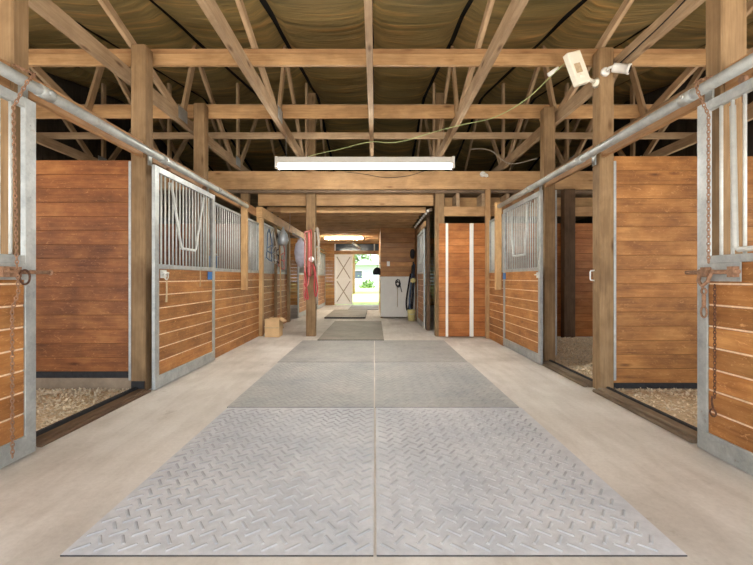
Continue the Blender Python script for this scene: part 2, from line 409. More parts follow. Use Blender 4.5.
# outer walls: upright siding boards; holes are unseen openings added to brighten the stalls
def side_wall(name, x, s, holes):
    mb = MB(); y = -1.0
    while y < 16.4:
        y1 = min(y+.2, 16.5)
        top = min(roof_z(y), roof_z(y1))+.08
        if any(a < y+.1 < b for a, b in holes):
            mb.box(x, x+s*.04, y+.004, y1, -.1, 1.1, 2); mb.box(x, x+s*.04, y+.004, y1, 2.3, top, 2)
        else: mb.box(x, x+s*.04, y+.004, y1, -.1, top, 2)
        y = y1
    mb.box(x+s*.04, x+s*.08, -1.0, 16.5, -.1, 1.0, 1, .5); mb.box(x+s*.04, x+s*.08, -1.0, 16.5, 2.35, 3.0, 1, .5)
    return mb.build(name, 'darkwall', origin=(x, 8, 0))
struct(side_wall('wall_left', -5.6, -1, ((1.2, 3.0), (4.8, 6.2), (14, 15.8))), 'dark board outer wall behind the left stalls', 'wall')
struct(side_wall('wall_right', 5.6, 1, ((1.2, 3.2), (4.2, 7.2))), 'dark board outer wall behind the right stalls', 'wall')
mb = MB()
planks(mb, -5.6, -1.62, 16.4, 16.5, 0, 2.45, back=None); planks(mb, .7, 5.6, 16.4, 16.5, 0, 2.45)
mb.box(-5.6, 5.6, 16.4, 16.5, 2.45, 4.1, 0)
mb.box(-1.62, .7, 16.36, 16.5, 2.03, 2.17, 0)
wb = struct(mb.build('wall_back', 'hall_wood', origin=(0, 16.45, 0)), 'far end wall of orange boards around the bright doorway', 'wall')
# transom over the far doorway: dark glass with two short studs
mb = MB(); mb.box(-1.62, .7, 16.44, 16.46, 2.17, 2.45)
struct(mb.build('window_1', 'windowdark', origin=(-.46, 16.45, 2.17)), 'narrow dark transom over the far doorway', 'window')
mb = MB()
for x in (-1.62, -.05): mb.box(x, x+.05, 16.38, 16.44, 2.17, 2.45)
struct(mb.build('trim_1', 'white', origin=(-.8, 16.4, 2.17)), 'short pale studs in the dark transom over the far doorway', 'trim')

# hall ceiling: loft boards on joists
mb = MB()
y = 7.72
while y < 16.3:
    mb.box(-5.55, 5.55, y, y+.19, 2.66, 2.69, 0); y += .195
lo = struct(mb.build('ceiling_hall', 'oldwood', origin=(0, 12, 2.66)), 'low boarded loft ceiling over the far passage', 'ceiling')
ORD = 'first second third fourth fifth sixth seventh eighth ninth tenth eleventh twelfth thirteenth fourteenth fifteenth sixteenth'.split()
for i in range(16):
    y = 8.35+i*.5
    j = MB().box(-2.2, 1.0, y, y+.045, 2.43, 2.53).build('ceiling_joist', 'beam', bevel=.003)
    tag(j, ORD[i]+' ceiling joist of the passage, counted from the lower header board', 'joist', 'joists under the loft', 'thing')

# hall right wall, tack room front, the end wall of the passage
mb = MB()
planks(mb, 1.16, 5.55, 7.42, 7.47, 0.02, 2.07, back=1)
tw = struct(mb.build('wall_tack_room', ['tack_wood', 'groove'], origin=(1.6, 7.45, 0), bevel=.003), 'orange board wall facing the camera beside the right stall', 'wall')
for i, x in enumerate((1.30, 1.745)):
    t = MB().box(x-(.022 if i == 0 else .035), x+(.022 if i == 0 else .035), 7.40, 7.42, .02, 2.07).build('trim_%d' % (i+2), 'white', bevel=.003)
    struct(t, ('narrow white trim strip at the post end of the orange tack room wall', 'wide white trim strip down the middle of the orange tack room wall')[i], 'trim')
mb = MB(); planks(mb, 1.08, 1.13, 9.98, 11.08, 0, 2.43)
struct(mb.build('wall_hall_right', 'hall_wood', origin=(1.1, 10.5, 0), bevel=.003), 'short board wall beyond the right passage door', 'wall')
mb = MB(); planks(mb, .15, 1.13, 11.1, 11.15, 1.12, 2.43, back=1)
planks(mb, .15, .2, 11.15, 16.38, 0, 2.43)
we = struct(mb.build('wall_hall_end', ['hall_wood', 'groove'], origin=(.6, 11.1, 0), bevel=.003), 'varnished board wall above the white panel in the passage', 'wall')
mb = MB(); mb.box(.15, 1.10, 11.07, 11.1, .03, 1.12)
struct(mb.build('wall_panel_white', 'white', origin=(.6, 11.08, .03), bevel=.004), 'white painted wall panel below the varnished boards', 'wall')

# ------------------------------------------------------------------ far door and what lies outside
r = root('barn_door', (-1.27, 16.45, 0), 'white board door leaf with two X braces at the far end', 'door')
MB().box(-1.62, -.90, 16.42, 16.46, .03, 2.02).build('door_panel', 'whitedoor', r)
mb = MB()
for x in (-1.62, -.99): mb.box(x, x+.09, 16.385, 16.42, .03, 2.02)
for z in (.03, .96, 1.93): mb.box(-1.53, -.99, 16.387, 16.42, z, z+.09)
mb.build('door_frame', 'whitedoor', r, .004)
for z0, z1 in ((.12, .96), (1.05, 1.93)):
    mb = MB(); mb.bar((-1.53, 16.40, z0), (-.99, 16.40, z1), .03, .035, (0, 1, 0)); mb.bar((-1.53, 16.40, z1), (-.99, 16.40, z0), .028, .035, (0, 1, 0))
    xb = mb.build('cross_brace', 'brace', r); xb['label'] = 'grey-brown X brace'

h = root('house', (2.5, 48, -.04), 'pale house with a grey roof far outside the doorway', 'house')
mb = MB(); mb.box(-5, 9, 48, 56, -.04, 2.6); mb.build('wall', 'siding', h)
mb = MB(); mb.hexa([(-5.4, 47.4, 2.6), (9.4, 47.4, 2.6), (-5.4, 56.5, 2.6), (9.4, 56.5, 2.6), (-5.4, 51.5, 4.3), (9.4, 51.5, 4.3), (-5.4, 52.5, 4.3), (9.4, 52.5, 4.3)]); mb.build('roof', 'roofing', h)
for x in (-2.6, .6):
    w = MB().box(x, x+1.2, 47.94, 48, .9, 2.0).build('window', 'white', h)
    MB().box(x+.1, x+1.1, 47.92, 47.94, 1.0, 1.9).build('pane', 'windowdark', w)
def tree(x, y, hgt, rad, label, n=1400, trunk=.22, lean=0, low=.35):
    r = root('tree', (x, y, -.04), label, 'tree', 'trees outside the far doorway')
    MB().tube([(x+lean*t, y, -.04+hgt*.7*t) for t in (0, .25, .5, .75, 1)], [trunk*1.3, trunk, trunk*.85, trunk*.7, trunk*.4], 10).build('trunk', 'bark', r)
    mb = MB(); rs = random.Random(int(x*10)+int(y))
    for i in range(n):
        while True:
            p = Vector((rs.uniform(-1, 1), rs.uniform(-1, 1), rs.uniform(-1, 1)))
            if .25 < p.length < 1: break
        lump = 1+.25*noise.noise(p*2.2+Vector((x, y, 0)))
        c = Vector((x+lean+p.x*rad*lump, y+p.y*rad*lump, hgt*(low+1)/2+p.z*hgt*(1-low)/2*lump)); s_ = .16*rs.uniform(.6, 1.3)
        u = Vector((rs.uniform(-1, 1), rs.uniform(-1, 1), rs.uniform(-1, 1))).normalized(); w = u.orthogonal().normalized()
        b = len(mb.v); mb.v += [c-u*s_, c+w*s_*.5, c+u*s_, c-w*s_*.5]; mb.face([b, b+1, b+2, b+3], [(0, 0)]*4, rs.random())
    mb.build('crown', 'leaf', r)
tree(-1.75, 29, 6.5, 2.3, 'near tree with a leaning trunk just outside the far doorway', 1500, .26, .3, .32)
tree(-3.2, 62, 11, 4.5, 'tall tree behind the left part of the pale house', 1600)
tree(7.6, 66, 9, 4.2, 'broad tree behind the right part of the pale house', 1600)
tree(-9, 50, 9, 4, 'tree to the left of the pale house', 1200)
def shrub(x, y, rad, label):
    mb = MB(); rs = random.Random(int(x*7+y))
    for i in range(500):
        p = Vector((rs.gauss(0, .5), rs.gauss(0, .4), abs(rs.gauss(0, .5)))); c = Vector((x, y, 0))+p*rad; s_ = .13
        u = Vector((rs.uniform(-1, 1), rs.uniform(-1, 1), rs.uniform(-1, 1))).normalized(); w = u.orthogonal().normalized()
        b = len(mb.v); mb.v += [c-u*s_, c+w*s_*.5, c+u*s_, c-w*s_*.5]; mb.face([b, b+1, b+2, b+3], [(0, 0)]*4, rs.random())
    return tag(mb.build('shrub', 'leaf'), label, 'shrub', 'shrubs by the pale house')
shrub(-.9, 46.5, .9, 'dark shrub against the pale house, left of its neighbour')
shrub(1.9, 46.5, .6, 'low shrub against the pale house, nearest the doorway edge')

# ------------------------------------------------------------------ roof trusses, ties, headers
def make_truss(x, label):
    r = root('roof_truss', (x, 5.3, 3.06), label, 'roof truss', 'roof trusses over the aisle')
    MB().box(x-.03, x+.03, -.3, 12, 3.06, 3.2, 1).build('bottom_chord', 'lumber', r, .004)
    def web(y0, z0, y1, z1, w=.09): MB().bar((x, y0, z0), (x, y1, z1), .042, w, (1, 0, 0)).build('web', 'lumber', r, .003)
    web(5.22, 3.18, 3.1, 3.84); web(5.32, 3.18, 5.72, 4.28); web(7.15, 3.18, 5.66, 4.27)
    web(7.48, 3.18, 7.48, 4.62); web(7.6, 3.18, 9.0, 4.85); web(1.6, 3.18, 2.95, 3.80); web(11.5, 3.18, 9.3, 4.85)
    for y in (5.27, 7.4): MB().box(x+.031, x+.034, y-.12, y+.12, 3.1, 3.26).build('gusset_plate', 'galv', r)
    return r
names = ['far left roof truss nearest the dark left wall', 'left roof truss over the middle of the left stalls', 'roof truss just outside the left row of posts',
         'roof truss over the left half of the aisle', 'roof truss over the centre line of the aisle', 'roof truss over the right half of the aisle',
         'roof truss just outside the right row of posts', 'right roof truss over the middle of the right stalls', 'far right roof truss nearest the dark right wall']
t0 = make_truss(TX[0], names[0])
for x, l in zip(TX[1:], names[1:]): copy_thing(t0, (x, 5.3, 3.06), l)

r = root('tie_beam', (0, 4.12, 3.2), 'nearest long tie beam crossing the whole roof overhead', 'beam', 'cross ties on the trusses')
MB().box(-5.55, 5.55, 4.08, 4.12, 3.2, 3.315).build('front_board', 'beam', r, .003)
MB().box(-5.55, 5.55, 4.12, 4.16, 3.225, 3.385).build('rear_board', 'orangeboard', r, .003)
r = root('tie_beam', (0, 5.45, 3.2), 'second long tie beam, behind the nearest one and above the long light', 'beam', 'cross ties on the trusses')
MB().box(-5.55, 5.55, 5.43, 5.47, 3.2, 3.37).build('front_board', 'beam', r, .003)
MB().box(-5.55, 5.55, 5.47, 5.51, 3.23, 3.40).build('flat_board', 'lumber', r, .003)
tag(MB().box(-5.55, 5.55, 6.23, 6.27, 3.2, 3.295).build('tie_beam', 'lumber', bevel=.003), 'third and thinnest tie beam, just above the main header', 'beam', 'cross ties on the trusses', 'thing')
tag(MB().box(-5.55, 5.55, 9.18, 9.22, 4.70, 4.79).build('ridge_purlin', 'oldwood', bevel=.003), 'thin purlin high under the roof ridge in the dark', 'purlin', None, 'thing')
tag(MB().box(-5.5, 5.5, 7.44, 7.49, 2.69, 3.02).build('header_beam', 'beam', bevel=.005), 'deep orange header beam crossing behind the long light', 'beam', None, 'thing')
tag(MB().box(-5.5, 5.5, 7.50, 7.56, 2.64, 2.688).build('top_plate', 'oldwood', bevel=.003), 'thin grey plate directly under the orange header beam', 'plate', None, 'thing')
tag(MB().box(-2.2, 1.10, 7.705, 7.75, 2.44, 2.70).build('header_beam', 'beam', bevel=.004), 'lower header board between the two passage posts', 'beam', None, 'thing')
tag(MB().box(-1.85, 1.0, 8.05, 8.10, 2.36, 2.47).build('lit_board', 'tanboard', bevel=.003), 'board just behind the lower header board, lamplight put into its pale colour', 'board', None, 'thing')  # pale pine stands in for lamplight falling on this joist
tag(MB().box(1.25, 5.5, 7.43, 7.47, 2.20, 2.38).build('header_beam', 'beam', bevel=.004), 'short header board above the dark gap over the tack room wall', 'beam', None, 'thing')
bl = ['blocking stud next to the right passage post', 'blocking stud over the white trim strip', 'blocking stud at the corner of the right stall', 'blocking stud behind the right stall post']
for x, l in zip((1.50, 1.97, 2.42, 2.95), bl):
    tag(MB().box(x, x+.06, 7.56, 7.95, 2.38, 2.64, 1).build('blocking', 'lumber', bevel=.003), l, 'blocking', 'blocking under the header', 'thing')
tag(MB().box(1.25, 5.5, 7.95, 7.99, 2.38, 2.64).build('back_board', 'tanboard'), 'board closing the back of the cubbies under the header', 'board', None, 'thing')

# ------------------------------------------------------------------ posts
def post(x0, x1, y0, y1, z1, label, strip=None, mat='post', bracket=False, name='timber_post'):
    r = root(name, ((x0+x1)/2, (y0+y1)/2, 0), label, 'post', 'timber posts of the barn')
    MB().box(x0, x1, y0, y1, 0, z1, 2).build('shaft', mat, r, .008)
    if strip:
        mb = MB(); xs, ys = strip; mb.box(xs-.013, xs+.013, ys-.03, ys, .1, 2.2)
        for k in range(9): mb.lathe([(.007, 0), (.005, .004)], (xs, ys-.03, .25+k*.23), (0, -1, 0), 8)
        ms = mb.build('metal_strip', 'galv', r, .002); ms['label'] = 'galvanised strip with bolts'
    if bracket:
        mb = MB(); mb.box(x0+.01, x1-.002, y0-.012, y0, .02, .1); mb.build('base_bracket', 'black', r, .003)
    return r
post(-2.33, -2.19, 2.48, 2.60, 3.3, 'nearest left post beside the open left door')
post(-2.325, -2.185, 3.90, 4.04, 3.31, 'left post between the open stall and the closed sliding door', strip=(-2.345, 3.95), bracket=True)
post(-2.34, -2.20, 5.28, 5.42, 3.34, 'left post rising behind the closed sliding door')
post(2.14, 2.30, 2.53, 2.66, 3.3, 'nearest right post beside the open right door')
post(2.14, 2.275, 3.90, 4.04, 3.28, 'right post carrying the small white camera', strip=(2.295, 3.95))
post(2.14, 2.28, 5.18, 5.32, 3.25, 'right post between the second open stall and its slid door', strip=(2.30, 5.24))
post(-1.275, -1.10, 7.565, 7.70, 4.5, 'passage post hung with red and white ropes')
post(1.115, 1.285, 7.565, 7.70, 4.5, 'passage post at the corner of the orange tack room wall')
post(-2.20, -2.09, 7.60, 7.72, 2.2, 'short left post where the passage stalls begin', mat='tanboard')
post(-2.50, -2.36, 7.62, 7.76, 2.66, 'left post behind the first passage stall corner')
post(-2.20, -2.09, 10.0, 10.14, 2.2, 'left passage post beside the dark open stall')
post(-2.19, -2.10, 8.75, 8.82, 2.2, 'slim left passage post behind the hanging tack')
post(3.35, 3.55, 7.26, 7.40, 2.66, 'dark inner post at the back of the second right stall', mat='darkpost')
post(1.985, 2.06, 7.30, 7.41, 2.66, 'slim post at the inner corner of the right stall front', mat='beam')
post(1.06, 1.13, 8.42, 8.52, 2.43, 'slim post beside the right passage door', mat='darkpost')

# ------------------------------------------------------------------ stall partitions
def partition(xa, xb, y, z0, z1, label, blk, curb=None, mat='part_wood'):
    x0, x1 = sorted((xa, xb)); r = root('stall_partition', ((x0+x1)/2, y, 0), label, 'partition', 'board partitions between stalls')
    planks(MB(), x0, x1, y, y+.045, z0, z1, .135, .0025, back=1).build('boards', [mat, 'groove'], r, .0015)
    if blk: MB().box(x0, x1, y-.012, y+.02, blk[0], blk[1]).build('rubber_strip', 'black', r, .002)
    if curb: MB().box(x0, x1, y-.01, y+.055, 0, curb).build('concrete_curb', 'curb', r, .004)
    return r
partition(-5.56, -2.335, 3.97, .175, 2.22, 'board partition inside the open left stall, with black strip at its foot', (.115, .175), .115)
partition(2.31, 5.56, 3.97, .065, 2.26, 'board partition inside the nearest open right stall', (.012, .065), .012, mat='part_wood_right')
partition(-5.56, -2.36, 7.50, .02, 2.07, 'board partition at the back of the closed left stall', None)
partition(-5.56, -2.25, 10.02, .02, 2.07, 'board partition further down the left passage stalls', None)

# ------------------------------------------------------------------ sliding doors
def v3(s, x, y, z): return (s*x, y, z)
def yoke(mb, s, X, ya, yb, za, zb, rad=.011, wf=.23):
    """V shaped feed opening: two slanting bars and a short bottom bar"""
    ym = (ya+yb)/2; w = (yb-ya)*wf
    mb.tube([v3(s, X, ya, za), v3(s, X, ym-w, zb+.02), v3(s, X, ym-w+.02, zb), v3(s, X, ym+w-.02, zb), v3(s, X, ym+w, zb+.02), v3(s, X, yb, za)], rad, 8)
def sliding_door(s, X, y0, y1, label, near, hang=True, blue=None, zt=2.16, bars=.08, group='galvanised sliding stall doors', yk=None, wf=.23):
    """s = side (-1 left, +1 right), X = distance of the aisle face from the centre line"""
    xa, xb = X, X+.032
    r = root('sliding_door', (s*(X+.02), (y0+y1)/2, .015), label, 'door', group)
    mb = MB(); st = .078
    mb.box(s*xa, s*xb, y0, y0+st, .015, zt); mb.box(s*xa, s*xb, y1-st, y1, .015, zt)
    mb.box(s*xa, s*xb, y0+st, y1-st, zt-.06, zt); mb.box(s*xa, s*xb, y0+st, y1-st, 1.17, 1.215)
    for ys in (y0+.04, y1-.04):
        for k in range(14): mb.lathe([(.007, 0), (.004, .004)], (s*xa, ys, .12+k*.145), (-s, 0, 0), 7)
    mb.build('frame', 'galv', r, .004)
    MB().box(s*(xa-.002), s*(xb+.002), y0+.002, y1-.002, .0155, .135).build('kick_plate', 'galv', r, .003)
    planks(MB(), s*(xa+.008), s*(xb-.004), y0+st, y1-st, .135, 1.17, .131, .010, back=1).build('board_panel', ['door_wood', 'dust_highlight'], r, .003)
    n = int((y1-y0-2*st)/bars)
    for k in range(1, n+1):
        y = y0+st+(y1-y0-2*st)*k/(n+1)
        MB().tube([v3(s, X+.022, y, 1.21), v3(s, X+.022, y, zt-.055)], .0095, 8).build('grille_bar', 'galvbar', r)
    mb = MB(); w = y1-y0; a, b = yk or (.36, .78)
    yoke(mb, s, X+.006, y0+w*a, y0+w*b, zt-.10, 1.40 if near is False else 1.24, .015, wf); fy = mb.build('feed_yoke', 'galvbar', r); fy['label'] = 'V-shaped feed opening bar'
    if hang:
        for yy in (y0+.3, y1-.3):
            mb = MB(); mb.box(s*(X+.012), s*(X+.032), yy-.02, yy+.02, zt, zt+.03); mb.lathe([(.022, -.012), (.022, .012)], (s*(X+.022), yy, zt+.028), (1, 0, 0), 12)
            mb.tube([v3(s, X+.022, yy, zt-.10), v3(s, X+.022, yy, zt+.01)], .007, 6); mb.build('hanger', 'rust', r)
    if blue is not None:
        MB().box(s*(xa-.006), s*(xa), blue, blue+.13, 1.06, 1.16).build('blue_tag', 'blue', r, .002)
    return r
LX, RX = 2.09, 2.03
dl = sliding_door(-1, LX, 1.07, 2.53, 'open sliding door at the left edge, with a rusty ring latch', True, yk=(.2, .62), wf=.47)
dr = sliding_door(1, RX, 1.11, 2.585, 'open sliding door at the right edge, with a rusty bolt and snap hook', True, yk=(.43, .83), wf=.47)
dl2 = sliding_door(-1, LX, 3.895, 5.36, 'closed sliding door on the left side with hanging strap', False, blue=5.12, yk=(.22, .76))
dr2 = sliding_door(1, RX, 5.03, 6.50, 'sliding door on the right side slid past the second open stall', False, blue=6.36, yk=(.30, .75), wf=.36)
dl3 = sliding_door(-1, 1.95, 14.0, 16.1, 'far left passage door near the white barn door', False, hang=False, zt=2.0, bars=.16)
dh = sliding_door(1, 1.02, 8.60, 9.95, 'tall door with pale grille on the right side of the passage', False, hang=False, zt=2.12, bars=.06)
dl4 = sliding_door(-1, 2.04, 10.95, 12.4, 'grey framed passage door just left of the rope-hung post', False, hang=False, zt=2.12, bars=.12)

# latches: parts of their doors
mb = MB(); mb.box(-LX-.002, -LX+.004, 2.27, 2.45, 1.07, 1.17); p = mb.build('latch_plate', 'galv', dl, .002)
mb = MB()
mb.tube([(-LX+.022, 2.24, 1.115), (-LX+.022, 2.60, 1.115)], .012, 8)
for yy in (2.28, 2.36): mb.box(-LX+.004, -LX+.04, yy-.02, yy+.02, 1.085, 1.145)
mb.lathe([(.016, 0), (.019, .012), (.012, .02)], (-LX+.022, 2.60, 1.115), (0, 1, 0), 10); mb.tube([(-LX+.022, 2.28, 1.115), (-LX+.06, 2.27, 1.12)], .009, 7)
mb.build('latch_bolt', 'rust', dl)
MB().ring((-LX+.045, 2.395, 1.085), .042, .006, (1, .15, 0)).build('latch_ring', 'darkrust', dl)
mb = MB(); mb.box(RX-.004, RX+.002, 2.27, 2.51, 1.06, 1.17); mb.build('latch_plate', 'galv', dr, .002)
mb = MB(); mb.tube([(RX-.024, 2.26, 1.115), (RX-.024, 2.64, 1.115)], .013, 8)
for yy in (2.30, 2.49): mb.box(RX-.04, RX-.004, yy-.02, yy+.02, 1.085, 1.145)
mb.tube([(RX-.03, 2.52, 1.13), (RX-.05, 2.51, 1.06), (RX-.055, 2.475, 1.03), (RX-.05, 2.44, 1.06), (RX-.03, 2.43, 1.13)], .011, 7)
mb.build('latch_bolt', 'rust', dr)
mb = MB(); mb.tube([(-LX+.02, 3.99, 1.13), (-LX+.02, 4.11, 1.13)], .01, 7); mb.ring((-LX+.03, 4.05, 1.10), .035, .006, (1, 0, 0), 14, 6); mb.box(-LX, -LX+.012, 3.99, 4.09, 1.08, 1.16); mb.build('latch_bolt', 'galvbar', dl2)
mb = MB(); mb.box(RX-.012, RX, 5.05, 5.13, 1.08, 1.15); mb.tube([(RX-.02, 5.06, 1.12), (RX-.02, 5.16, 1.12)], .008, 7); mb.build('latch_bolt', 'galvbar', dr2)

# ------------------------------------------------------------------ fixed stall fronts
def stall_front(s, X, y0, y1, label, zt=2.10, bars=.085, zmid=1.17):
    r = root('stall_front', (s*(X+.02), (y0+y1)/2, 0), label, 'stall front', 'fixed stall fronts')
    planks(MB(), s*X, s*(X+.04), y0, y1, .0, zmid, .131, .010, back=1).build('board_panel', ['door_wood', 'dust_highlight'], r, .003)
    mb = MB(); mb.box(s*(X-.004), s*(X+.044), y0, y1, zmid, zmid+.045); mb.box(s*(X-.004), s*(X+.044), y0, y1, zt-.035, zt)
    mb.box(s*(X-.002), s*(X+.042), y0, y0+.035, zmid+.045, zt-.035); mb.box(s*(X-.002), s*(X+.042), y1-.035, y1, zmid+.045, zt-.035)
    mb.build('frame', 'galv', r, .003)
    n = int((y1-y0-.07)/bars)
    for k in range(1, n+1):
        y = y0+.035+(y1-y0-.07)*k/(n+1)
        MB().tube([v3(s, X+.02, y, zmid+.04), v3(s, X+.02, y, zt-.03)], .0095, 6).build('grille_bar', 'galvbar', r)
    return r
stall_front(-1, 2.15, 5.45, 7.595, 'fixed left stall front beyond the closed sliding door')
stall_front(1, 2.035, 6.52, 7.295, 'fixed right stall front beside the orange tack room wall', bars=.05)
stall_front(-1, 2.15, 7.73, 8.745, 'first passage stall front on the left, hung with tack', zt=2.15, bars=.05)
stall_front(-1, 2.15, 8.83, 9.995, 'second passage stall front on the left, before the dark opening', zt=2.15, bars=.05)
stall_front(-1, 2.15, 12.42, 13.98, 'last passage stall front on the left, hidden mostly by the rope-hung post', zt=2.15, bars=.08)

# short hanging stop boards at the ends of the tracks
for s, X, lab in ((-1, 2.055, 'pale vertical stop board at the end of the left track'), (1, 1.935, 'pale vertical stop board at the end of the right track')):
    tag(MB().box(s*X, s*(X+.09), 6.55, 6.64, .89, 2.30, 2).build('stop_board', 'tanboard', bevel=.005), lab, 'board', 'stop boards at the track ends', 'thing')

# ------------------------------------------------------------------ tracks and ledgers
def track(s, X, label, ledgers, y_end, joints):
    r = root('door_track', (s*X, 3.3, 2.19), label, 'rail', 'galvanised door tracks')
    MB().tube([v3(s, X, .6, 2.225), v3(s, X, y_end, 2.225)], .034, 16).build('pipe', 'galv', r)
    for y in joints:
        mb = MB(); mb.tube([v3(s, X, y-.05, 2.225), v3(s, X, y+.05, 2.225)], .039, 16); mb.box(s*(X+.02), s*(X+.15), y-.02, y+.02, 2.26, 2.275)
        mb.box(s*(X+.13), s*(X+.142), y-.03, y+.03, 2.17, 2.30); mb.tube([v3(s, X-.03, y, 2.225), v3(s, X-.048, y, 2.225)], .014, 8)
        mb.build('bracket', 'galv', r)
    return r
track(-1, 2.045, 'round galvanised door track along the left side', None, 6.548, (2.54, 3.97, 5.35))
track(1, 1.985, 'round galvanised door track along the right side', None, 6.548, (2.6, 3.97, 5.25))
def ledger(s, X, y0, y1, label, z0=2.225, z1=2.375, mat='orangeboard'):
    return tag(MB().box(s*X, s*(X+.04), y0, y1, z0, z1, 1).build('ledger_board', mat, bevel=.004), label, 'board', 'ledger boards behind the tracks', 'thing')
ledger(-1, 2.20, .4, 2.475, 'ledger board behind the left track, at the left edge')
ledger(-1, 2.20, 2.605, 3.895, 'ledger board over the open left stall doorway')
ledger(-1, 2.20, 4.045, 5.275, 'ledger board over the closed left sliding door')
ledger(-1, 2.20, 5.425, 7.595, 'ledger board over the fixed left stall front')
ledger(1, 2.15, .4, 2.525, 'ledger board behind the right track, at the right edge')
ledger(1, 2.15, 2.665, 3.895, 'ledger board over the nearest open right doorway')
ledger(1, 2.15, 4.045, 5.175, 'ledger board over the second open right doorway')
ledger(1, 2.15, 5.325, 7.295, 'ledger board over the right door and its fixed front')
tag(MB().box(-2.20, -2.09, 7.59, 13.9, 2.205, 2.40, 1).build('plate_beam', 'tanboard', bevel=.005), 'pale beam running back over the left passage stalls', 'beam', None, 'thing')
tag(MB().tube([(-2.03, 10.2, 2.17), (-2.03, 16.2, 2.17)], .03, 10).build('door_track', 'whitemetal'), 'white painted door track above the left passage doors', 'rail')
tag(MB().tube([(-1.93, 13.5, 2.06), (-1.93, 16.2, 2.06)], .025, 10).build('door_track', 'tanboard'), 'lower pale track over the far left passage door', 'rail')
r = root('door_track', (1.02, 9.0, 2.33), 'passage door track on the right with a row of pale bolts', 'rail')
MB().box(1.02, 1.07, 7.67, 10.6, 2.33, 2.39).build('rail', 'oldwood', r, .003)
for k in range(9): MB().box(.985, 1.02, 7.75+k*.31, 7.86+k*.31, 2.335, 2.375).build('bolt', 'white', r)
tag(MB().box(1.03, 1.08, 8.52, 9.98, 2.16, 2.27).build('ledger_board', 'tanboard', bevel=.003), 'pale header over the right passage door', 'board', None, 'thing')

# ------------------------------------------------------------------ doorway sills
def sill(s, X, y0, y1, label):
    r = root('doorway_sill', (s*(X+.07), (y0+y1)/2, 0), label, 'sill', 'wooden sills of the open doorways')
    mb = MB(); n = 8
    if s > 0: mb.box(s*X, s*(X+.045), y0, y1, 0, .028, 1); mb.box(s*(X+.05), s*(X+.13), y0, y1, 0, .04, 1)
    else: mb.box(s*X, s*(X+.04), y0, y1, 0, .022, 1); mb.box(s*(X+.045), s*(X+.13), y0, y1, 0, .028, 1)
    mb.build('board', 'oldwood' if s > 0 else 'darkpost', r, .006)
    MB().box(s*(X+.132), s*(X+.162), y0, y1, 0, .05).build('rubber_edge', 'black', r, .004)
sill(-1, 2.12, 2.61, 3.89, 'worn wooden sill of the open left doorway')
sill(1, 2.06, 2.67, 3.89, 'worn wooden sill of the nearest open right doorway')
sill(1, 2.06, 4.05, 5.17, 'worn wooden sill of the second open right doorway')

# ------------------------------------------------------------------ bedding
def bedding(x0, x1, y0, y1, hz, n, label, seed, edge=0):
    rs = random.Random(seed); mb = MB(); nx, ny = 26, 26
    def h(x, y):
        t = noise.noise(Vector((x*1.6+seed, y*1.6, 0)))*.6+noise.noise(Vector((x*4, y*4+seed, 0)))*.3
        d = min(abs(x-x0), abs(x1-x), abs(y-y0), abs(y1-y)); e = min(1, d/.35)
        return max(.004, (hz+hz*.7*t)*e)
    b0 = len(mb.v)
    for j in range(ny+1):
        for i in range(nx+1):
            x = x0+(x1-x0)*i/nx; y = y0+(y1-y0)*j/ny; mb.v.append(Vector((x, y, h(x, y))))
    for j in range(ny):
        for i in range(nx):
            q = b0+j*(nx+1)+i; mb.face([q, q+1, q+nx+2, q+nx+1], [(0, 0)]*4, .5, 1, True)
    for k in range(n):
        x = rs.uniform(x0, x1); y = rs.uniform(y0, y1)
        z = h(x, y)+rs.uniform(.001, .014); L_ = rs.uniform(.012, .042); w = rs.uniform(.007, .018); a = rs.uniform(0, 2*PI)
        u = Vector((math.cos(a), math.sin(a), rs.uniform(-.5, .5))).normalized(); c = u.cross(Vector((rs.uniform(-.7, .7), rs.uniform(-.7, .7), 1))).normalized(); nn = u.cross(c)
        p = Vector((x, y, z)); curl = rs.uniform(.0, .5)*L_; b = len(mb.v); rr = rs.random(); o = rs.random()*9
        for t, cz in ((-1, curl), (0, 0), (1, curl)):
            mb.v += [p+u*t*L_*.5+nn*abs(cz)*(1 if nn.z > 0 else -1)-c*w*.5, p+u*t*L_*.5+nn*abs(cz)*(1 if nn.z > 0 else -1)+c*w*.5]
        for t in (0, 1): mb.face([b+2*t, b+2*t+2, b+2*t+3, b+2*t+1], [(o+t*.02, o), (o+t*.02+.02, o), (o+t*.02+.02, o+.02), (o+t*.02, o+.02)], rr, 0, True)
    o = mb.build('wood_shavings', ['shaving', 'bedding']); return tag(o, label, 'bedding', None, 'stuff')
bedding(-4.6, -2.35, 1.9, 3.93, .05, 8500, 'pale wood shavings on the floor of the open left stall', 3)
bedding(2.31, 4.4, 1.9, 3.94, .05, 4000, 'pale wood shavings on the floor of the nearest open right stall', 5)
bedding(2.31, 4.6, 4.06, 7.25, .06, 10500, 'pale wood shavings in the second open right stall', 8)

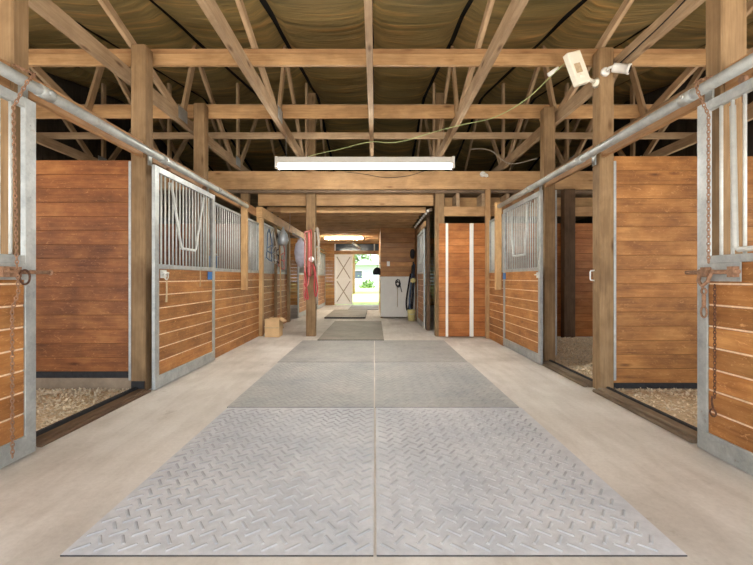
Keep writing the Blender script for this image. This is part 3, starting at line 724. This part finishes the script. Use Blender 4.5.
# ------------------------------------------------------------------ rubber mats
def mat(x0, x1, y0, y1, th, label, m='mat', tread=True, th2=None, group='rubber floor mats along the aisle'):
    mb = MB(); g = .004
    mb.box(x0+g, x1-g, y0+g, y1-g, 0, th, 1, 0.0); mb.m = [1 if k != 1 else 0 for k in range(6)]
    if tread:
        p = .094; ny = int((y1-y0-.05)/p); nx = int((x1-x0-.05)/p); hgt, tone = tread; fl = -1 if x0 > -.1 else 1
        for j in range(ny+1):
            for i in range(nx+1):
                for (ox, oy, a) in ((0, 0, .70), (p/2, p/2, 2.18)):
                    a = a if fl > 0 else PI-a
                    x = x0+.05+i*p+ox; y = y0+.05+j*p+oy
                    if x > x1-.04 or y > y1-.04: continue
                    d = Vector((math.cos(a), math.sin(a), 0)); c = Vector((-d.y, d.x, 0)); P = []
                    for q in range(8):
                        top = q & 4; l = .031 if top else .036; w = .0035 if top else .0075
                        P.append(Vector((x, y, th+hgt if top else th))+d*(l if q & 1 else -l)+c*(w if q & 2 else -w))
                    mb.hexa(P, 0, tone)
    return tag(mb.build('rubber_mat', [m, 'black'], origin=((x0+x1)/2, (y0+y1)/2, 0)), label, 'mat', group)
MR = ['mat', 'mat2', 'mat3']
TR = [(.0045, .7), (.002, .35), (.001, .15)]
R = [(1.585, 3.405), (3.41, 5.235), (5.24, 7.07)]
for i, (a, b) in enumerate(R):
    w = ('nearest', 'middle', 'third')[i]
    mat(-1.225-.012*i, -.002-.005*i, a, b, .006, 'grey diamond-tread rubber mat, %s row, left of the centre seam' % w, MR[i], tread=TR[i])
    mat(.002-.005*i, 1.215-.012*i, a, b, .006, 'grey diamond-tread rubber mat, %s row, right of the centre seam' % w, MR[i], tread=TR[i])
mat(-1.0, .16, 7.08, 10.2, .014, 'long worn mat in the passage behind the tread mats', 'matold', False)
mat(-1.35, -.25, 10.9, 13.6, .035, 'thick worn mat halfway down the passage', 'matold', False)
mat(-.92, .12, 13.9, 16.2, .012, 'flat worn mat just inside the far doorway', 'matold', False)

# ------------------------------------------------------------------ lights of the barn
LC = -.14
r = root('shop_light', (LC, 5.7, 2.60), 'long lit fluorescent light hanging over the aisle', 'light')
mb = MB(); mb.hexa([(LC-1.225, 5.64, 2.66), (LC+1.225, 5.64, 2.66), (LC-1.225, 5.80, 2.66), (LC+1.225, 5.80, 2.66), (LC-1.225, 5.66, 2.755), (LC+1.225, 5.66, 2.755), (LC-1.225, 5.78, 2.755), (LC+1.225, 5.78, 2.755)])
mb.box(LC-1.24, LC-1.2, 5.64, 5.80, 2.60, 2.757); mb.box(LC+1.2, LC+1.24, 5.64, 5.80, 2.60, 2.757)
mb.build('housing', 'whitemetal', r, .004)
for yy in (5.675, 5.765): MB().tube([(LC-1.19, yy, 2.635), (LC+1.19, yy, 2.635)], .021, 12).build('tube', 'tube_cool', r)
for xx in (LC-1.1, LC+1.1): MB().tube([(xx, 5.72, 2.757), (xx, 5.72, 3.2)], .003, 5).build('hanging_wire', 'greyrope', r)
r = root('shop_light', (-1.0, 13.2, 2.33), 'shorter lit light under the low passage ceiling', 'light')
MB().box(-1.62, -.38, 13.13, 13.27, 2.38, 2.43).build('housing', 'whitemetal', r, .004)
for yy in (13.165, 13.235): MB().tube([(-1.6, yy, 2.35), (-.40, yy, 2.35)], .025, 12).build('tube', 'tube_warm', r)
def area(name, loc, sx, sy, e, col, rot):
    l = bpy.data.lights.new(name, 'AREA'); l.shape = 'RECTANGLE'; l.size = sx; l.size_y = sy; l.energy = e; l.color = col
    o = bpy.data.objects.new(name, l); C.objects.link(o); o.location = loc; o.rotation_euler = rot; return o
def cr(pts, n=10):
    P = [Vector(p) for p in pts]; P = [P[0]*2-P[1]]+P+[P[-1]*2-P[-2]]; out = []
    for i in range(1, len(P)-2):
        for k in range(n):
            t = k/n; a, b, c, d = P[i-1:i+3]
            out.append(.5*((2*b)+(c-a)*t+(2*a-5*b+4*c-d)*t*t+(3*b-a-3*c+d)*t**3))
    out.append(P[-2]); return out

# cords
r = root('extension_cord', (1.0, 4.6, 2.8), 'pale green cord drooping across the rafters to the long light', 'cord')
MB().tube(cr([(1.84, 3.98, 3.16), (1.75, 3.98, 3.08), (1.58, 4.3, 2.95), (1.346, 4.6, 2.886), (1.065, 4.85, 2.90), (.80, 5.05, 2.90), (.30, 5.35, 2.855), (-.067, 5.5, 2.904), (-.48, 5.6, 2.84), (-.82, 5.7, 2.80), (-.95, 5.7, 2.76)], 8), .005, 6).build('cord', 'green_wire', r)
MB().tube([(1.78, 3.98, 3.12), (1.69, 4.0, 3.06)], [.018, .022], 8).build('plug', 'plastic', r)
tag(MB().tube(cr([(2.298, 2.70, 3.19), (2.298, 3.2, 3.12), (2.296, 3.6, 3.1), (2.27, 3.86, 3.07)], 8), .005, 6).build('electric_cable', 'blackstrap'), 'dark cable running along the right truss to the white camera', 'cable')
tag(MB().tube(cr([(-.55, 7.42, 3.0), (-.2, 7.42, 2.96), (.2, 7.425, 2.9), (.6, 7.42, 2.93), (.9, 7.42, 3.02)], 8), .005, 6).build('electric_cable', 'blackstrap'), 'thin dark wire sagging on the face of the orange header', 'cable')
tag(MB().tube(cr([(2.6, 6.6, 3.0), (2.2, 6.7, 2.95), (1.9, 6.8, 3.2), (1.6, 6.9, 3.25)], 8), .006, 6).build('electric_cable', 'greyrope'), 'grey cable looping in the rafters at the right', 'cable')
tag(MB().tube(cr([(-1.78, 8.6, 2.43), (-1.80, 8.6, 2.1), (-1.9, 8.5, 1.9)], 6), .005, 6).build('cord', 'greyrope'), 'thin cord hanging from the passage ceiling at the left', 'cord')

# white socket on header
r = root('lamp_socket', (1.95, 7.40, 2.95), 'small white lamp socket on the orange header at the right', 'socket')
MB().lathe([(.05, 0), (.05, .03), (.03, .05)], (1.95, 7.44, 2.96), (0, -1, 0), 14).build('base', 'plastic', r)
MB().lathe([(.028, 0), (.034, .03), (.03, .07), (.01, .09)], (1.96, 7.39, 2.95), (.8, -.3, -.5), 12).build('bulb', 'plastic', r)

# white box and camera on right post
r = root('wall_box', (1.9, 3.86, 2.86), 'tilted cream box on a bracket beside the right post', 'box')
rot = Matrix.Rotation(math.radians(22), 4, 'Y') @ Matrix.Rotation(math.radians(-12), 4, 'X') @ Matrix.Rotation(math.radians(18), 4, 'Z')
rot = Matrix.Rotation(math.radians(-20), 4, 'Y') @ Matrix.Rotation(math.radians(14), 4, 'Z')
MB().rbox((1.89, 3.84, 3.04), (.155, .07, .31), rot).build('housing', 'ivory', r, .008)
MB().rbox((1.885, 3.802, 3.03), (.07, .006, .09), rot).build('cover_plate', 'strap', r)
mb = MB(); mb.tube([(1.90, 3.80, 2.955), (2.0, 3.86, 2.955), (2.10, 3.93, 2.96)], .018, 10); mb.tube([(2.10, 3.93, 2.96), (2.136, 3.95, 2.96)], [.02, .05], 12)
mb.build('bracket_arm', 'ivory', r)
r = root('security_camera', (2.2, 3.83, 2.98), 'small white bullet camera on the right post', 'camera')
MB().lathe([(.042, 0), (.042, .02), (.03, .035)], (2.185, 3.90, 3.035), (0, -1, 0), 18).build('mount', 'plastic', r)
MB().tube([(2.185, 3.868, 3.035), (2.19, 3.83, 3.045), (2.21, 3.80, 3.04)], .013, 8).build('arm', 'plastic', r)
d = Vector((.72, -.5, -.34)).normalized()
MB().lathe([(.02, 0), (.04, .006), (.042, .02), (.042, .13), (.047, .131), (.047, .15)], Vector((2.205, 3.81, 3.035)), d, 18).build('body', 'plastic', r)
MB().lathe([(.036, 0), (.034, .004), (.012, .006)], Vector((2.205, 3.81, 3.035))+d*.149, d, 16).build('lens', 'blacklens', r)
# D handle on the right post
h = MB().tube([(2.145, 4.0, 1.155), (2.105, 4.0, 1.15), (2.10, 4.0, 1.14), (2.10, 4.0, 1.07), (2.105, 4.0, 1.06), (2.145, 4.0, 1.055)], .007, 8).build('pull_handle', 'plastic')
tag(h, 'white D-shaped pull handle on the right camera post', 'handle')

# ------------------------------------------------------------------ chains
def chain(pts, label, link=.028, mat_='rust', rad=.0033, name='chain', extra=None, group=None):
    P = [Vector(p) for p in pts]; mb = MB()
    seg = []; tot = 0
    for a, b in zip(P[:-1], P[1:]): seg.append((tot, (b-a).length, a, b)); tot += (b-a).length
    n = int(tot/(link*.74)); k = 0
    for i in range(n):
        t = (i+.5)*tot/n
        for (s0, l, a, b) in seg:
            if s0 <= t <= s0+l+1e-6: break
        d = (b-a).normalized(); c = a+d*(t-s0)
        e1 = d.orthogonal().normalized(); e1 = Matrix.Rotation((PI/2 if i % 2 else 0)+.4, 3, d) @ e1
        pts_ = []
        for q in range(12):
            th = 2*PI*q/12; pts_.append(c+d*math.cos(th)*link*.5+e1*math.sin(th)*link*.27)
        mb.tube(pts_, rad, 5, True)
    if extra: extra(mb)
    return tag(mb.build(name, mat_), label, 'chain', group)
chain([(-2.17, 2.46, 2.36), (-2.0, 2.41, 2.275), (-1.985, 2.34, 2.20), (-2.055, 2.33, 2.05), (-2.045, 2.34, 1.2), (-2.035, 2.34, 1.0), (-2.062, 2.33, .9), (-2.06, 2.33, .06)], 'rusty chain hanging down the front of the left edge door')
def snap(mb):
    mb.tube([(1.985, 2.475, .98), (1.985, 2.475, .90)], .011, 8); mb.ring((1.985, 2.475, .875), .022, .006, (1, 0, 0), 12, 6, 0, 1.5); mb.ring((1.985, 2.475, 1.0), .018, .006, (1, 0, 0), 12, 6)
chain([(2.12, 2.52, 2.33), (1.945, 2.48, 2.27), (1.925, 2.45, 2.20), (1.985, 2.44, 2.05), (1.985, 2.44, 1.17)], 'rusty chain over the right track down to the bolt')
mb = MB(); snap(mb); tag(mb.build('snap_hook', 'rust'), 'rusty snap hook hanging below the right edge door bolt', 'hook')
def hk(mb): mb.ring((1.995, 2.42, .285), .022, .005, (1, 0, 0), 14, 6); mb.tube([(1.995, 2.42, .31), (1.995, 2.43, .35), (1.995, 2.425, .38)], .006, 6)
chain([(2.005, 2.42, 1.04), (2.005, 2.42, .37)], 'thin twisted chain with an end ring on the right edge door', .024, 'darkrust', .0026, 'chain', hk)
tag(MB().tube([(-LX+.025, 4.07, 1.09), (-LX+.022, 4.07, 1.0), (-LX+.02, 4.075, .92), (-LX+.018, 4.07, .84)], [.008, .010, .008, .012], 6).build('hanging_strap', 'strap'), 'tan strap hanging from the latch of the closed left door', 'strap')
tag(MB().tube([(-LX+.018, 4.86, 1.17), (-LX+.016, 4.87, 1.05), (-LX+.016, 4.86, .98)], [.005, .006, .007], 6).build('hanging_strap', 'strap'), 'short tan cord hanging at the middle of the closed left door', 'strap')

# ------------------------------------------------------------------ tack and other things in the passage
def box_open(x, y, w, d, hgt):
    r = root('cardboard_box', (x, y, 0), 'tan cardboard box on the floor by the left passage post', 'box')
    mb = MB(); t = .006
    mb.box(x-w/2, x+w/2, y-d/2, y-d/2+t, 0, hgt); mb.box(x-w/2, x+w/2, y+d/2-t, y+d/2, 0, hgt)
    mb.box(x-w/2, x-w/2+t, y-d/2+t, y+d/2-t, 0, hgt); mb.box(x+w/2-t, x+w/2, y-d/2+t, y+d/2-t, 0, hgt); mb.box(x-w/2+t, x+w/2-t, y-d/2+t, y+d/2-t, 0, t)
    mb.build('carton', 'card', r)
    mb = MB(); mb.bar((x+w/2, y, hgt), (x+w/2+.08, y, hgt-.06), d, .005, (0, 1, 0)); mb.bar((x-w/2, y+d/2, hgt), (x-w/2+w, y+d/2+.0, hgt+.0), .005, .002, (0, 1, 0)); mb.build('flap', 'card', r)
    MB().box(x-w/2-.001, x+w/2+.001, y-d/2-.002, y-d/2, hgt*.5, hgt*.54).build('seam_tape', 'strap', r)
    return r
box_open(-1.88, 7.62, .26, .3, .33)

def broom(x, y):
    r = root('broom', (x, y, .34), 'pale broom handle leaning behind the cardboard box', 'broom')
    MB().tube([(x, y, .30), (x-.05, y+.1, 1.75)], .014, 8).build('handle', 'tanboard', r)
    mb = MB()
    for k in range(26): a = k*.7; mb.tube([(x, y, .34), (x+math.cos(a)*.05, y+math.sin(a)*.03, .06)], .004, 4)
    mb.build('bristles', 'strap', r)
broom(-1.90, 8.3)

def halter(c, sc_, mat_, label, hard='silver', ax=(1, 0, 0), rs=None, group='tack hanging on the left passage stalls'):
    """a horse halter hanging from its crown: crown loop, noseband, cheek straps, rings"""
    x, y, z = c; u = Vector(ax).normalized(); r = root('horse_halter', c, label, 'halter', group)
    def P(a, dz, b=0): return Vector((x, y, z))+u*a*sc_+Vector((0, 0, dz*sc_))+Vector((u.y, -u.x, 0))*b*sc_
    mb = MB()
    mb.tube(cr([P(0, 0), P(-.09, -.12, .02), P(-.11, -.3, .03), P(-.08, -.42), P(-.1, -.55)], 5), .011*sc_, 6)
    mb.tube(cr([P(0, 0), P(.09, -.12, -.02), P(.11, -.3, .0), P(.08, -.42), P(.09, -.56)], 5), .011*sc_, 6)
    mb.tube(cr([P(-.08, -.42), P(0, -.47, .06), P(.08, -.42)], 5), .011*sc_, 6); mb.tube(cr([P(-.1, -.55), P(0, -.62, .05), P(.09, -.56)], 5), .011*sc_, 6)
    mb.tube(cr([P(-.1, -.3, .03), P(0, -.36, -.04), P(.1, -.3)], 5), .010*sc_, 6)
    mb.build('straps', mat_, r)
    for a, dz in ((-.08, -.42), (.08, -.42), (-.1, -.55), (.09, -.56), (0, -.63)): MB().ring(P(a, dz), .022*sc_, .005*sc_, (u.y, -u.x, 0), 10, 5).build('ring', hard, r)
    return r
halter((-2.03, 7.86, 2.02), 1.0, 'bluestrap', 'slate blue halter hanging on the first passage stall', ax=(.3, 1, 0))
halter((-2.02, 8.10, 2.05), 1.1, 'greyrope', 'grey rope halter with silver rings hanging beside the slate blue one', ax=(.4, 1, 0))
halter((-2.03, 8.52, 2.0), 1.0, 'blackstrap', 'black halter hanging on the first passage stall', ax=(.2, 1, 0))
halter((-2.02, 8.84, 1.98), 1.15, 'pinkrope', 'faded pink halter hanging beside the slim left passage post', ax=(.4, 1, 0))
# plastic bag of silver bits hung with the tack
tag(MB().lathe([(.01, 0), (.03, -.06), (.09, -.16), (.11, -.28), (.08, -.36), (.02, -.38)], (-1.86, 8.30, 2.12), (0, 0, 1), 14).build('hanging_bag', 'silver'), 'silvery grey bag hanging among the halters', 'bag')
# coiled lead on the stall front: lilac net bag next to the post
tag(MB().lathe([(.01, .0), (.03, -.05), (.11, -.15), (.135, -.32), (.11, -.5), (.04, -.62), (.01, -.64)], (-1.56, 8.6, 1.94), (0, 0, 1), 16).build('hay_net', 'lilac'), 'pale lilac bag hanging left of the rope-hung post', 'bag')

def rope_loop(pts, rad, mat_, label, tail=None):
    mb = MB(); mb.tube(cr(pts, 6), rad, 7)
    if tail: mb.tube(cr(tail, 6), rad, 7)
    return tag(mb.build('lead_rope', mat_), label, 'rope', 'lead ropes on the passage post')
PY = 7.53
rope_loop([(-1.27, PY, 1.78), (-1.285, PY-.02, 1.9), (-1.24, PY-.02, 1.93), (-1.205, PY-.02, 1.88), (-1.20, PY-.02, 1.4), (-1.22, PY-.02, 1.0), (-1.27, PY-.02, .95), (-1.285, PY-.02, 1.2), (-1.285, PY-.02, 1.78)], .013, 'pinkrope', 'pink and white lead rope looped on the left face of the passage post', [(-1.285, PY-.02, 1.3), (-1.3, PY-.03, .8), (-1.28, PY-.03, .66)])
rope_loop([(-1.215, PY-.05, 1.92), (-1.185, PY-.05, 1.94), (-1.165, PY-.05, 1.9), (-1.17, PY-.05, 1.2), (-1.19, PY-.05, 1.12), (-1.22, PY-.05, 1.2), (-1.215, PY-.05, 1.9)], .009, 'red', 'red lead rope hanging beside the pink one on the passage post')
rope_loop([(-1.28, PY-.05, 1.2), (-1.25, PY-.06, .95), (-1.27, PY-.06, .75), (-1.22, PY-.06, .7), (-1.24, PY-.06, .86), (-1.28, PY-.05, .98)], .014, 'red', 'knotted red rope end low on the left of the passage post')
rope_loop([(-1.10, PY, 1.95), (-1.06, PY-.02, 2.0), (-1.03, PY-.02, 1.9), (-1.02, PY-.02, 1.5), (-1.05, PY-.02, 1.3), (-1.09, PY-.02, 1.35), (-1.1, PY-.02, 1.6), (-1.1, PY-.02, 1.92)], .013, 'greyrope', 'grey rope coil on the right face of the passage post', [(-1.07, PY-.02, 2.0), (-1.04, PY-.03, 1.7), (-1.06, PY-.03, 1.2), (-1.07, PY-.03, .6)])
rope_loop([(-1.13, PY-.07, 1.34), (-1.10, PY-.07, 1.25), (-1.08, PY-.05, 1.1), (-1.05, PY-.05, .9), (-1.08, PY-.05, .74), (-1.11, PY-.05, .9), (-1.10, PY-.05, 1.15), (-1.13, PY-.05, 1.3)], .013, 'red', 'red rope looped low on the right of the passage post')
tag(MB().ring((-1.17, 7.52, 1.22), .085, .012, (0, 1, 0), 18, 7).build('rope_ring', 'darkrust'), 'brown ring hanging on the front of the passage post', 'ring')
tag(MB().lathe([(.02, 0), (.05, .015), (.055, .05), (.035, .075), (.01, .08)], (-1.17, 7.565, 1.42), (0, -1, .1), 14).build('rope_hook', 'plastic'), 'white knob holding the ropes on the passage post', 'hook')

# right passage post: orange tool, dark whip
r = root('hoof_tool', (1.19, 7.53, 1.2), 'orange handled tool hanging on the right passage post', 'tool')
MB().tube([(1.19, 7.53, 1.22), (1.185, 7.53, 1.53)], [.016, .02], 8).build('handle', 'orange', r)
MB().tube([(1.185, 7.53, 1.53), (1.19, 7.54, 1.72)], .008, 8).build('shank', 'silver', r)
tag(MB().tube([(1.262, 7.535, 1.75), (1.267, 7.535, 1.3), (1.262, 7.535, .85)], [.016, .018, .006], 8).build('riding_whip', 'bluestrap'), 'dark riding whip hanging beside the white trim strip', 'whip')
# on the white panel and at its corner
r = root('horse_bridle', (.62, 11.03, .8), 'small black bridle hanging on the white panel', 'bridle')
mb = MB(); mb.tube(cr([(.62, 11.03, 1.05), (.56, 11.03, .98), (.58, 11.03, .88), (.64, 11.03, .84), (.68, 11.03, .92), (.64, 11.03, 1.04)], 5), .014, 6); mb.tube(cr([(.56, 11.03, 1.02), (.66, 11.03, .93), (.72, 11.03, .7)], 5), .01, 6)
mb.ring((.61, 11.03, .92), .05, .014, (0, 1, 0), 12, 6); mb.build('straps', 'blackstrap', r)
MB().tube([(.61, 11.04, .86), (.60, 11.04, .3)], .007, 6).build('rein', 'strap', r)
def lead(pts, mat_, label): return tag(MB().tube(cr(pts, 6), .022, 7).build('lead_rope', mat_), label, 'rope', 'ropes hanging at the corner by the bucket')
lead([(1.0, 10.98, 1.42), (.97, 10.95, 1.0), (.92, 10.95, .4), (.86, 10.95, .22), (.84, 10.95, .5), (.95, 10.96, 1.2)], 'blackstrap', 'long black rope hanging at the corner right of the white panel')
lead([(1.04, 10.86, 1.45), (1.02, 10.86, .9), (.99, 10.86, .35), (.93, 10.86, .2), (.92, 10.86, .6), (.99, 10.86, 1.2)], 'bluestrap', 'slate blue rope hanging over the black rope at the corner')
lead([(1.01, 10.79, 1.5), (1.0, 10.79, 1.1), (.98, 10.79, .6), (.95, 10.79, .35), (.98, 10.79, .28), (1.0, 10.79, .7)], 'blackstrap', 'shorter black rope nearest the yellow bucket')
tag(MB().lathe([(.03, 0), (.07, .03), (.07, .1), (.02, .13)], (1.0, 10.70, .95), (0, 0, 1), 12).build('snap_bag', 'yellow'), 'small yellow pouch hanging among the dark ropes', 'pouch')
tag(MB().lathe([(.03, 0), (.06, -.05), (.065, -.18), (.03, -.25)], (1.0, 10.95, 1.85), (0, 0, 1), 12).build('hanging_bag', 'blackstrap'), 'dark pouch high on the wall above the ropes', 'pouch')
r = root('bucket', (1.0, 10.35, 0), 'pale yellow bucket on the floor at the corner of the white panel', 'bucket')
MB().lathe([(.0, 0), (.085, 0), (.105, .27), (.112, .28), (.098, .27), (.08, .02), (.0, .02)], (.92, 10.35, 0), (0, 0, 1), 20).build('body', 'yellow', r)
MB().tube(cr([(.81, 10.35, .26), (.82, 10.32, .2), (.92, 10.24, .17), (1.02, 10.32, .2), (1.03, 10.35, .26)], 5), .005, 6).build('bail_handle', 'galvbar', r)
r = root('light_switch', (.35, 11.09, 1.40), 'white outlet box on the varnished boards', 'switch')
MB().box(.32, .40, 11.07, 11.1, 1.40, 1.53).build('cover', 'plastic', r, .006); MB().box(.35, .37, 11.06, 11.07, 1.45, 1.48).build('toggle', 'ivory', r)
r = root('riding_helmet', (.10, 11.3, 1.17), 'dark rounded cap hanging at the doorway edge', 'cap')
MB().lathe([(.0, .0), (.11, .0), (.125, .04), (.115, .11), (.08, .17), (.03, .2), (.0, .2)], (.06, 11.28, 1.17), (0, 0, 1), 20).build('shell', 'blackstrap', r)
MB().lathe([(.0, 0), (.13, 0), (.128, .012), (.0, .02)], (.06, 11.25, 1.165), (0, 0, 1), 20).build('brim', 'blackstrap', r)
MB().tube([(.06, 11.28, 1.36), (.08, 11.3, 1.47), (.15, 11.3, 1.5)], .006, 6).build('strap', 'blackstrap', r)
# fan-like white bracket by the far transom
tag(MB().tube([(-.85, 15.6, 2.42), (-.72, 15.7, 2.33), (-.55, 15.8, 2.22)], [.04, .045, .03], 8).build('ceiling_bracket', 'plastic'), 'white bent bracket hanging before the dark transom', 'bracket')

# buckets glimpsed in the stalls
def bucket(x, y, z, mat_, label):
    r = root('bucket', (x, y, z), label, 'bucket')
    MB().lathe([(.0, 0), (.11, 0), (.14, .28), (.148, .29), (.13, .28), (.10, .02), (.0, .02)], (x, y, z), (0, 0, 1), 20).build('body', mat_, r)
    MB().tube(cr([(x-.14, y, z+.27), (x-.08, y, z+.38), (x, y, z+.42), (x+.08, y, z+.38), (x+.14, y, z+.27)], 5), .005, 6).build('bail_handle', 'galvbar', r)
bucket(-2.50, 4.30, .66, 'redplastic', 'red bucket glimpsed between the left post and the closed door')
bucket(-2.95, 7.33, 1.18, 'blue', 'blue bucket seen through the grille of the left stall')

# ------------------------------------------------------------------ world and render look
w = bpy.data.worlds.new('sky'); sc.world = w; w.use_nodes = True
nt = w.node_tree; nt.nodes.clear()
bg = nt.nodes.new('ShaderNodeBackground'); ow = nt.nodes.new('ShaderNodeOutputWorld'); nt.links.new(bg.outputs[0], ow.inputs[0])
bg.inputs[0].default_value = (.86, .93, 1.0, 1); bg.inputs[1].default_value = 1.0
sl = bpy.data.lights.new('sun', 'SUN'); sl.energy = 6.0; sl.angle = .02; sl.color = (1, .95, .88)
so = bpy.data.objects.new('sun', sl); C.objects.link(so); so.rotation_euler = (math.radians(33), 0, math.radians(-14))
sc.view_settings.view_transform = 'Standard'; sc.view_settings.look = 'None'; sc.view_settings.gamma = 1; sc.view_settings.exposure = 1.85
sc.view_settings.use_curve_mapping = False
sc.cycles.use_denoising = True
